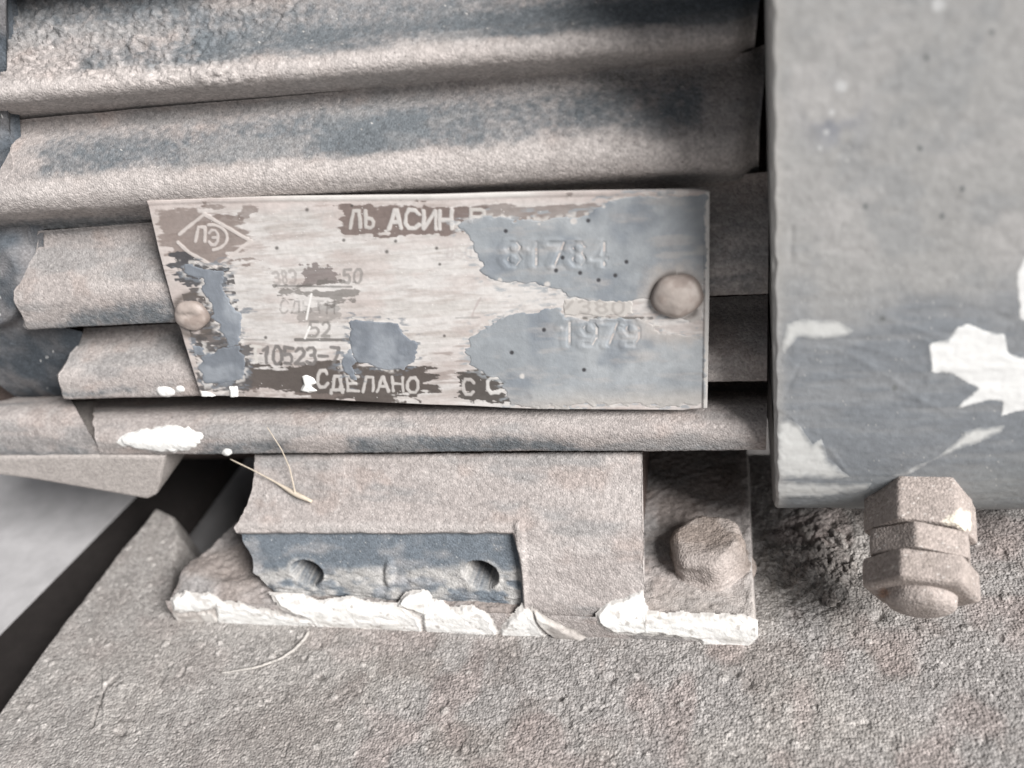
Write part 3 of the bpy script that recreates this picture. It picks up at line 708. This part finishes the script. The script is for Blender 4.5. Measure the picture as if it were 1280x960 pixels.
# pits and dots of dirt
for k, (pu, pv) in enumerate([(440, 257), (495, 301), (484, 314), (550, 330), (546, 310), (346, 310), (556, 419), (332, 422), (384, 262), (730, 425), (430, 300)]):
    PC = mixc(PC, (.06, .055, .05), (1-sst(1.0, 2.6+.5*(k % 3), np.hypot(UU-pu, VV-pv)))*.8)
for u0_, v0_, u1_, v1_ in ((390, 367, 384, 398), (388, 408, 382, 422)):
    PC = mixc(PC, (.72, .71, .69), 1-sst(.8, 1.8, ldist(UU, VV, [(u0_, v0_), (u1_, v1_)])))
FILMS = [
 ([(566, 280), (600, 270), (640, 274), (700, 272), (735, 268), (760, 252), (800, 246), (884, 243), (882, 300), (880, 350), (876, 400), (865, 402), (842, 392), (815, 385), (812, 372), (790, 374), (762, 379), (735, 378), (713, 372), (700, 361), (685, 358), (625, 353), (604, 341), (596, 322), (586, 298)], .075, 'FB', 1.),
 ([(582, 440), (586, 425), (599, 410), (625, 398), (662, 389), (700, 385), (706, 396), (730, 400), (805, 399), (830, 412), (852, 420), (880, 424), (881, 480), (880, 506), (850, 508), (775, 507), (662, 508), (636, 508), (632, 485), (621, 471), (595, 463)], .075, 'FB', 1.),
 ([(440, 400), (470, 401), (498, 404), (505, 415), (523, 428), (517, 450), (506, 461), (478, 461), (452, 452), (440, 448), (438, 425)], .09, 'FBD', 1.35),
 ([(426, 458), (430, 442), (440, 434), (446, 450), (442, 458), (446, 474), (438, 470)], .06, 'FBD', 1.4),
 ([(228, 328), (246, 333), (262, 337), (280, 338), (276, 356), (282, 370), (291, 384), (303, 390), (302, 412), (296, 430), (284, 434), (274, 410), (264, 396), (262, 378), (254, 366), (252, 350), (234, 344)], .08, 'FBD', 1.45),
 ([(252, 446), (272, 438), (298, 434), (307, 448), (303, 474), (284, 479), (256, 478), (250, 462)], .09, 'FBD', 1.2),
 ([(240, 432), (256, 434), (254, 442), (244, 442)], .06, 'FBD', 1.4),
]
jb = (fbm(P, 1.6, 3)-.5)*10+(fbm(P, (4, 1.2, 1.2), 3, off=8)-.5)*16+(fbm(P, (.9, .45, .45), 2, off=18)-.5)*6
for k, (poly, th_, cc, g_) in enumerate(FILMS):          # broken remnants and dust smears round each film
    d = sdf(UU, VV, poly)+jb*.7
    m = sst(-13, -2, d+(fbm(P, (2.2, .5, .5), 3, off=28+k)-.5)*26)*sst(.5, .62, fbm(P, (1.6, .6, .6), 3, off=38))
    PC = mixc(PC, (.30, .325, .345) if cc == 'FB' else (.17, .19, .215), m*.8)
    PC = mixc(PC, (.62, .60, .575), sst(-7, -1, d)*(1-sst(-1, 2, d))*sst(.5, .62, fbm(P, 1.2, 2, off=51))*.7)
# bright bent rim on the right and along the top
rim = np.maximum(sst(.9905, .9945, s2), (1-sst(.012, .03, t2))*sst(.15, .3, s2)*(1-sst(.66, .72, s2)))
PC = mixc(PC, (.60, .585, .56), rim*.9)
relief = relief+.30*sst(.9885, .9935, s2)+.18*(1-sst(.01, .03, t2))
PC = mixc(PC, (.70, .69, .67), specks(UU.shape, .0012)*1.)
PLT = P+N*relief[..., None]
# closed plate: front, rim and back
th = .9
loop = np.concatenate([np.arange(nu), (np.arange(1, nv)*nu+nu-1), ((nv-1)*nu+np.arange(nu-2, -1, -1)), (np.arange(nv-2, 0, -1)*nu)])
F = gfaces(nv, nu); Vt = PLT.reshape(-1, 3); bk = Vt[loop]-pn*(th+0)
bi = len(Vt)+np.arange(len(loop)); Fr = np.stack([loop, np.roll(loop, -1), np.roll(bi, -1), bi], -1)
cc = np.vstack([PC.reshape(-1, 3), np.tile((.42, .40, .38), (len(loop), 1))])
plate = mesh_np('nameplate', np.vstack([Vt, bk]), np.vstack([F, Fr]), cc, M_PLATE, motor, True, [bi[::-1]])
plate['label'] = 'worn metal nameplate with flaking blue paint and half legible Cyrillic lettering'

SMEAR = True
# blue paint left on the plate, as films of their own thickness
FB = mixc(np.broadcast_to((.275, .298, .318), P.shape), (.35, .372, .388), sst(.42, .72, fbm(P, (14, 9, 9), 3, off=3)))
FB = mixc(FB, (.19, .215, .245), sst(.5, .75, fbm(P, 6, 3, off=14))*.7)
FB = mixc(FB, (.42, .40, .385), sst(.5, .8, fbm(P, (7, 2, 2), 4, off=25))*.55)
FBD = mixc(np.broadcast_to((.135, .150, .170), P.shape), (.20, .218, .24), sst(.4, .7, fbm(P, 4, 3, off=3)))
emb = 0*UU
for s_, u0_, v0_, u1_, v1_ in (('81784', 633, 304, 768, 331), ('1979', 702, 402, 808, 430)):
    emb = emb-.16*(1-sst(.6, 4.6, text(UU, VV, s_, u0_, v0_, u1_, v1_, .62)))+.10*(1-sst(3, 9, text(UU, VV, s_, u0_-5, v0_, u1_-5, v1_, .62)))
for pu, pv in ((703, 322), (632, 289), (735, 276), (783, 327), (769, 344), (695, 338), (748, 350), (680, 412), (730, 462), (640, 440), (725, 341)):
    m = 1-sst(1.5, 3.6, np.hypot(UU-pu, VV-pv)); emb = emb-.06*m; FB = mixc(FB, (.055, .055, .06), m)
for pu, pv, r_ in ((743, 256, 4), (755, 258, 3), (648, 271, 3), (674, 280, 3), (717, 277, 4), (653, 470, 4), (625, 350, 3), (684, 355, 4)):
    FB = mixc(FB, (.55, .53, .51), 1-sst(r_*.6, r_*1.2, np.hypot(UU-pu, VV-pv)+(nz-.5)*4))
# dust banked against the right rivet
rv = np.hypot((UU-845)/1.0, (VV-372)/1.0)
rivdust = (1-sst(30, 58, rv+(nz-.5)*14-14*(VV > 380)))
FB = mixc(FB, (.44, .41, .385), np.clip(rivdust, 0, 1)*.85)
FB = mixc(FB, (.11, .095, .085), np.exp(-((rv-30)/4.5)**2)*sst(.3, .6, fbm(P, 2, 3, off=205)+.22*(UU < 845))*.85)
FB = mixc(FB, (.42, .40, .375), sst(478, 506, VV+(nl-.5)*30)*.8)
for k, (poly, th_, cc, g_) in enumerate(FILMS):
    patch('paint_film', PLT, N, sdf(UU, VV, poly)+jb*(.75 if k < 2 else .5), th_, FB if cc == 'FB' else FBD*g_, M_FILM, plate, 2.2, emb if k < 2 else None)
for poly in ([(378, 470), (384, 468), (394, 472), (396, 478), (390, 482), (398, 488), (386, 491), (376, 488), (380, 480)],
             [(286, 484), (297, 483), (298, 497), (287, 498)], [(251, 489), (262, 490), (272, 496), (252, 497)]):
    patch('paint_blob', PLT, N, sdf(UU, VV, poly)+(nz-.5)*2, .45, np.array(WHITE), M_WHITE, plate, 2.5)
# raised strip stamped with the voltage
vs_ = mixc(np.broadcast_to((.50, .48, .455), P.shape), (.30, .28, .265), (1-sst(1.0, 2.4, text(TU, TV, '/380', 704, 375, 786, 390, .62)))*.55)
patch('paint_film', PLT, N, sdf(UU, VV, [(704, 373), (790, 375), (792, 392), (780, 395), (705, 394)])+(nz-.5)*7, .10, vs_, M_PLATE, plate, 2.2)

# rivets
def dome(name, u, v, r, hgt, col, parent, base, ax, sq=(1, 1), dimple=0., pt=None):
    c = pt; ax = np.array(ax)/np.linalg.norm(ax)
    e1 = np.cross(ax, (0, 0, 1)); e1 /= np.linalg.norm(e1); e2 = np.cross(ax, e1)
    nr, nc = 30, 56; V = []; 
    a = np.linspace(0, 2*np.pi, nc, endpoint=False)
    for i in range(nr):
        t = i/(nr-1); ph = (1-t)*math.pi/2
        rr = r*math.cos(ph)*0+r*(math.sin((1-t)*math.pi/2)) ; zz = hgt*math.cos((1-t)*math.pi/2)**.8
        for k in range(nc):
            w_ = 1+.05*math.sin(a[k]*2+1)+.03*math.sin(a[k]*5)
            V.append(c+(e1*math.cos(a[k])*sq[0]+e2*math.sin(a[k])*sq[1])*rr*w_+ax*zz)
    V = np.array(V); rad = np.linalg.norm((V-c)-((V-c) @ ax)[:, None]*ax, axis=1)/r
    if dimple: V += -ax*(dimple*np.exp(-(((V-c) @ e1/(.55*r))**2+(((V-c) @ e2+.1*r)/(.22*r))**2)))[:, None]
    V += ax*((fbm(V, r*.6, 3)-.5)*.22*r*.5)[:, None]
    i = np.arange(nr*nc).reshape(nr, nc); j = np.roll(i, -1, 1)
    F = np.stack([i[:-1], j[:-1], j[1:], i[1:]], -1).reshape(-1, 4)
    cl = mixc(np.broadcast_to(col, V.shape), (.24, .19, .165), sst(.42, .7, fbm(V, r*.5, 4, off=4))*.6)
    cl = mixc(cl, (.16, .13, .115), sst(.82, 1., rad)*.8)
    return mesh_np(name, V, F, cl, M_PLATE, parent)
def onplate(u, v):
    r = ray(u, v); return LOC+r*((p0-LOC) @ pn)/(r @ pn)
dome('rivet', 0, 0, 3.5, 1.5, (.37, .32, .29), plate, 0, pn, (1, .88), .55, onplate(240, 394))
dome('rivet', 0, 0, 4.1, 2.3, (.40, .355, .325), plate, 0, pn, (1, .96), 0, onplate(846, 369))

# ================================================================== HOUSING on the right
housing = empty('grey_housing', (30, 20, 0), 'large grey painted housing on the right with chipped white patches', 'housing')
prof = spline([(46, 141), (-6, 139), (-9, 134), (-9.3, 98), (-9.4, 66.3), (-9.2, 41), (-8.5, 31), (-6.8, 23.4), (-3.8, 17.8), (2.2, 13), (10, 10.6), (36, 10)], .36)
prof = prof[(prof[:, 1] < 139.5)]
nr, nc = len(prof), 300
P = np.zeros((nr, nc, 3)); P[..., 1] = prof[:, 0:1]; P[..., 2] = prof[:, 1:2]
le = 5.45+.10*np.sin(prof[:, 1:2]*.9)+.14*(fbm(np.stack([prof[:, 0]*0, prof[:, 1]*0, prof[:, 1]], -1), 2.2, 3)-.5)[:, None]*3
le = le+np.interp(prof[:, 1:2], [20, 40, 140], [1.4, .9, -.3])*1.0
P[..., 0] = le+(66-le)*np.linspace(0, 1, nc)[None]**1.15
N = gnormals(P); N = -N if N[nr//3, nc//2, 1] > 0 else N
U, V = proj(P)
P[..., 1] += .35*(1-sst(0, .45, P[..., 0]-le))                                  # rounded left edge
nlg = fbm(P, (10, 10, 7), 4); nfn = fbm(P, (2.4, 2, 1.2), 3, off=5); nst = fbm(P, (8, 3, 1.4), 3, off=9)
rel = (fbm(P, 20, 2)-.5)*.35+(nfn-.5)*.10+(fbm(P, .8, 2)-.5)*.06
clean = sst(330, 430, V+(nlg-.5)*120)                                         # below, the paint is less dusty
HC = mixc(np.broadcast_to((.335, .335, .33), P.shape), (.375, .371, .365), sst(.45, .7, nlg))
HC = mixc(HC, (.285, .292, .295), sst(.5, .72, fbm(P, (6, 4, 5), 3, off=17))*.7)
HC = mixc(HC, (.205, .222, .24), clean*(.75+.25*sst(.3, .6, nst)))
HC = mixc(HC, (.20, .215, .25), np.exp(-(((U-1045)/34)**2+((V-150)/34)**2))*sst(.35, .6, fbm(P, 4, 3))*.8)
HC = mixc(HC, (.24, .25, .245), sst(560, 620, V+.15*(U-1200))*.5)
HC *= (1+(fbm(P, 1.0, 2, off=77)-.5)*.22)[..., None]
HC = mixc(HC, (.45, .45, .44), specks(U.shape, .003)*.7)
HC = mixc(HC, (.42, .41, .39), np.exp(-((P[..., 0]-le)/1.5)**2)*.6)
for pu, pv in ((1158, 72), (1240, 40), (1082, 258), (1150, 186), (1203, 236), (1178, 270), (1118, 485), (1103, 398)):
    HC = mixc(HC, (.16, .17, .17), 1-sst(2, 5, np.hypot(U-pu, V-pv)))
for pu, pv, r_ in ((1052, 108, 8), (1040, 140, 4), (1033, 165, 4), (1173, 6, 9), (1025, 185, 3)):
    HC = mixc(HC, (.55, .56, .56), (1-sst(r_*.5, r_*1.3, np.hypot(U-pu, V-pv)))*.8)
# relief of torn paint: ridges, strokes and steps
def ridge(pts, hgt, wd):
    global rel
    d = ldist(U, V, pts); rel = rel+.30*hgt*np.exp(-((d+(nfn-.5)*4)/wd)**2)*(.4+1.2*nlg)
for pts, hh, wd in (([(990, 285), (988, 330), (968, 334)], -.22, 3), ([(1030, 312), (1080, 314)], -.15, 3), ([(1195, 250), (1215, 260), (1240, 262)], -.14, 3),
                    ([(985, 430), (1060, 440), (1110, 470), (1150, 500), (1180, 512)], .22, 4), ([(1000, 420), (1060, 428), (1120, 444), (1160, 470)], .18, 4),
                    ([(1110, 398), (1150, 412), (1184, 424)], .25, 4), ([(1120, 408), (1162, 428), (1165, 470), (1150, 500)], .2, 4), ([(1280, 320), (1255, 350), (1232, 378)], -.18, 6),
                    ([(980, 496), (1000, 455), (1010, 450)], -.2, 3), ([(975, 512), (990, 522), (1015, 552), (1035, 560), (1060, 592)], .22, 3), ([(1050, 350), (1120, 355), (1210, 350)], .12, 5),
                    ([(1000, 470), (1060, 475), (1120, 505)], .12, 4), ([(1205, 384), (1240, 388), (1268, 402)], -.15, 5)):
    ridge(pts, hh, wd)
rel = rel+clean*(nst-.5)*.16
lip = sdf(U, V, [(960, 602), (1070, 598), (1100, 604), (1090, 660), (960, 660)])
HP = P+N*rel[..., None]
hb = grid('housing_shell', HP, HC, M_HOUS, housing, caps=True)
# back and right mass so the shell is solid
boxmesh('housing_core', 7.5, 65, -2, 60, 24, 136, (.2, .21, .2), M_HOUS, housing)
jh = (fbm(P, 1.8, 3)-.5)*6
WC = np.array((.83, .84, .83)); WCd = np.array((.65, .66, .645))
for poly, c_, hgt, jj in (
  ([(1162, 430), (1184, 424), (1194, 409), (1209, 403), (1231, 411), (1257, 416), (1262, 440), (1300, 452), (1300, 506), (1282, 512), (1250, 521), (1254, 503), (1238, 500), (1190, 514), (1222, 485), (1190, 469), (1164, 465)], WC, .12, .35),
  ([(1270, 342), (1282, 318), (1300, 312), (1300, 410), (1274, 398)], WC, .12, .3),
  ([(980, 402), (1000, 397), (1045, 400), (1070, 412), (1062, 422), (1030, 424), (998, 424), (982, 446), (972, 440)], WCd*.88, .05, .6),
  ([(971, 528), (984, 522), (1000, 530), (1015, 555), (1026, 550), (1036, 572), (1066, 598), (1040, 601), (971, 598)], WCd*.95, .06, .3),
  ([(1084, 599), (1130, 589), (1175, 566), (1205, 537), (1258, 530), (1250, 541), (1210, 560), (1160, 580), (1130, 597)], WCd, .08, .3),
  ([(971, 602), (1040, 602), (1096, 602), (1082, 614), (1040, 621), (971, 624)], WCd*.85, .06, .3)):
    dd = sdf(U, V, poly)+jh*jj*.7+(fbm(P, 5, 2, off=66)-.5)*7
    cpt = mixc(HC, c_, sst(-1, 9 if c_ is not WC else 4, dd+(fbm(P, 1.2, 3, off=71)-.5)*8)*(.88+.12*nst))
    patch('paint_patch', HP, N, dd, hgt*.35, cpt, M_GLOSS, hb, 3.5)

# ------------------------------------------------------------------ gland under the housing
gl_top = aty(1149, 630, -7.2)
ax = np.array([-.10, -math.cos(math.radians(24)), -math.sin(math.radians(24))]); ax /= np.linalg.norm(ax)
gland = empty('cable_gland', gl_top, 'dust caked hex cable gland with round plug, sticking out under the grey housing', 'cable gland')
e1 = np.cross(ax, (0, 0, 1)); e1 /= np.linalg.norm(e1); e2 = np.cross(ax, e1)
def turned(name, prof, sides, rot, col, parent, wob=.07, seg=144):
    """prof: (distance along axis, radius); sides 0 = round, 6 = hexagon"""
    pr = spline(prof, .25) if len(prof) > 2 else np.array(prof)
    L = np.array(pr); a = np.linspace(0, 2*np.pi, seg, endpoint=False)
    if sides:
        k = np.pi/sides; hexr = np.cos(k)/np.cos(((a+rot) % (2*k))-k)
        hexr = np.minimum(hexr, .985)/.985
    else: hexr = np.ones(seg)
    V = gl_top+ax*.80*L[:, 0][:, None, None]+(e1*np.cos(a)[:, None]+e2*np.sin(a)[:, None])[None]*(L[:, 1][:, None]*0.885*hexr[None])[..., None]
    n = (e1*np.cos(a)[:, None]+e2*np.sin(a)[:, None])[None]
    V = V+n*((fbm(V, 2.2, 3)-.5)*2*wob+(fbm(V, .8, 2, off=5)-.5)*wob*1.3)[..., None]
    nr = len(L); i = np.arange(nr*seg).reshape(nr, seg); j = np.roll(i, -1, 1)
    F = np.stack([i[:-1], i[1:], j[1:], j[:-1]], -1).reshape(-1, 4)
    Vf = V.reshape(-1, 3)
    cl = mixc(np.broadcast_to(col, Vf.shape), (.31, .27, .245), sst(.5, .75, fbm(Vf, 3, 3, off=3))*.6)
    cl = mixc(cl, (.58, .55, .52), (rng.rand(len(Vf)) < .01)*1.)
    u_, v_ = proj(Vf)
    cl = mixc(cl, (.66, .61, .52), sst(-1, 2, sdf(u_, v_, [(1172, 652), (1200, 637), (1216, 640), (1213, 664), (1196, 660)])+(fbm(Vf, 1, 2)-.5)*8))
    cl = mixc(cl, (.28, .15, .09), (1-sst(2, 9, np.hypot(u_-1104, v_-741)+(fbm(Vf, 1, 2)-.5)*10))*.6)
    return mesh_np(name, Vf, F, cl, M_RUST, parent, True, [i[0][::1], i[-1][::-1]])
GD = (.35, .305, .28)
turned('nut', [(-4, 8.8), (-1, 9.6), (0, 9.9), (1.0, 9.95), (7.0, 9.95), (7.5, 9.75), (7.75, 9.2), (7.8, 7.4)], 6, .05, GD, gland)
turned('collar', [(8.1, 7.4), (8.2, 9.1), (8.6, 9.55), (13.0, 9.5), (13.5, 9.2), (13.6, 7.4)], 6, .35, GD, gland)
turned('nut', [(13.95, 7.4), (14.05, 9.6), (14.5, 10.1), (19.2, 10.15), (19.8, 9.8), (20.2, 8.9), (20.2, 6.2)], 6, .1, GD, gland)
turned('plug', [(19.5, 6.2), (21.3, 6.1), (22.4, 5.8), (23.2, 4.8), (23.8, 3.0), (24.0, .4)], 0, 0, (.38, .335, .31), gland, .08)
#pn_ = turned('paint_chip', [(5.0, 10.1), (6.5, 10.25), (7.4, 10.1)], 6, .35, (.74, .70, .62), gland) if False else None

# ================================================================== BOLT on the foot
bc = atz(885, 699, 6.2)
bolt = empty('hex_bolt', bc, 'worn round cornered hex bolt head, brown with dust, on the foot flange', 'bolt')
def bolt_mesh():
    pr = spline([(-1.5, 9.2), (.0, 8.2), (.3, 7.5), (1.2, 7.3), (4.6, 7.1), (5.6, 6.6), (6.15, 5.8), (6.3, 5.2), (6.2, 3.8), (6.0, 2), (5.95, .3)], .2)
    seg = 110; a = np.linspace(0, 2*np.pi, seg, endpoint=False); k = np.pi/6
    hx = np.minimum(np.cos(k)/np.cos(((a+.25) % (2*k))-k), .93)/.93
    blend = sst(5.2, 4.2, pr[:, 1])[:, None]*0+np.clip((pr[:, 1]-3)/3, 0, 1)[:, None]
    rad = pr[:, 1:2]*(1+(hx[None]-1)*blend)
    V = np.stack([bc[0]+rad*np.cos(a), bc[1]+rad*np.sin(a), np.broadcast_to(bc[2]+pr[:, 0:1], rad.shape)], -1)
    tilt = np.radians(6); d = V-bc; V[..., 2] += d[..., 0]*.06-d[..., 1]*.03
    V += ((fbm(V, 2.4, 3)-.5)*.7+(fbm(V, .8, 2, off=4)-.5)*.3)[..., None]*np.array([.6, .6, .9])
    nr = len(pr); i = np.arange(nr*seg).reshape(nr, seg); j = np.roll(i, -1, 1)
    F = np.stack([i[:-1], j[:-1], j[1:], i[1:]], -1).reshape(-1, 4); Vf = V.reshape(-1, 3)
    cl = mixc(np.broadcast_to((.26, .22, .195), Vf.shape), (.36, .32, .295), sst(.45, .7, fbm(Vf, 4, 3))*.8)
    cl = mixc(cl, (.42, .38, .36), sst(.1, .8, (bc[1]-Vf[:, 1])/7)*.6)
    return mesh_np('bolt_head', Vf, F, cl, M_RUST, bolt, True, [i[0][::-1], i[-1]])
bolt_mesh()

# ================================================================== small loose things
def strand(name, pix, radii, label, cat, m=M_STRAW, n=24, parent=None, col=None):
    pts = curve_pts([aty(u, v, y) for u, v, y in pix], n); rr = np.interp(np.linspace(0, 1, n), np.linspace(0, 1, len(radii)), radii)
    V, F, ng = tube(pts, rr); o = mesh_np(name, V, F, col, m, parent, True, ng)
    if label: tag(o, label, cat)
    return o
straw = strand('straw', [(288, 574, -6.2), (315, 587, -6.6), (345, 603, -7.6), (368, 617, -9.0), (390, 627, -10.0)], [.10, .12, .14, .18, .45, .55, .3], 'pale dry straw lying across the foot below the lowest fin', 'straw')
strand('stem', [(334, 534, -6.4), (352, 562, -6.9), (362, 585, -7.4), (366, 602, -8.4), (369, 618, -9.2)], [.08, .12, .14, .2], None, None, parent=straw)
def gpt(u, v, dz=.35):
    p = atz(u, v, .3); p[2] = dz; return p
pts = curve_pts([gpt(*q) for q in ((386, 790), (380, 800), (368, 812), (350, 824), (325, 833), (300, 838), (275, 841))], 30)
Vt_, Ft_, ng_ = tube(pts, np.linspace(.36, .22, 30))
Vt_ = Vt_+((fbm(Vt_, 1.5, 2)-.5)*.3)[:, None]
th_o = mesh_np('string', Vt_, Ft_, np.array((.42, .40, .375)), M_RUST, None, True, ng_)
tag(th_o, 'thin pale string curving over the dirt from the left of the white crust', 'string')

random.seed(5)
clods = [(1010, 664, 2.0), (988, 690, 1.7), (1046, 672, 2.2), (1030, 704, 2.0), (1000, 726, 1.5), (1064, 708, 1.6), (1040, 748, 1.9)]
def clod_mesh(r):
    bm = bmesh.new(); bmesh.ops.create_icosphere(bm, subdivisions=4, radius=r)
    V = np.array([v.co[:] for v in bm.verts]); o = np.array([random.random()*90]*3)
    k = 1+(fbm(V+o, r*.7, 4)-.5)*2.2
    for v, kk in zip(bm.verts, k): v.co = Vector((v.co.x*kk*1.2, v.co.y*kk, v.co.z*kk*.75))
    me = bpy.data.meshes.new('dirt_clod')
    for v in bm.verts: v.co *= S
    cl = mixc(np.broadcast_to((.33, .305, .285), V.shape), (.42, .39, .37), sst(.4, .7, fbm(V+o, r, 3)))
    bm.to_mesh(me); bm.free()
    at = me.color_attributes.new('col', 'FLOAT_COLOR', 'POINT'); c4 = np.ones((len(V), 4), np.float32); c4[:, :3] = cl; at.data.foreach_set('color', c4.ravel())
    me.polygons.foreach_set('use_smooth', np.ones(len(me.polygons), bool)); me.materials.append(M_GROUND)
    return me
for u, v, r in clods:
    p = atz(u, v, .6); p[2] = .1
    o = link('dirt_clod', clod_mesh(r*.72), p); o.rotation_euler.z = random.random()*6
    tag(o, 'brownish clod of dirt in the heap between the bolt and the gland', 'dirt clod', 'dirt clods heaped between bolt and gland')
p = atz(1040, 752, 1.0)
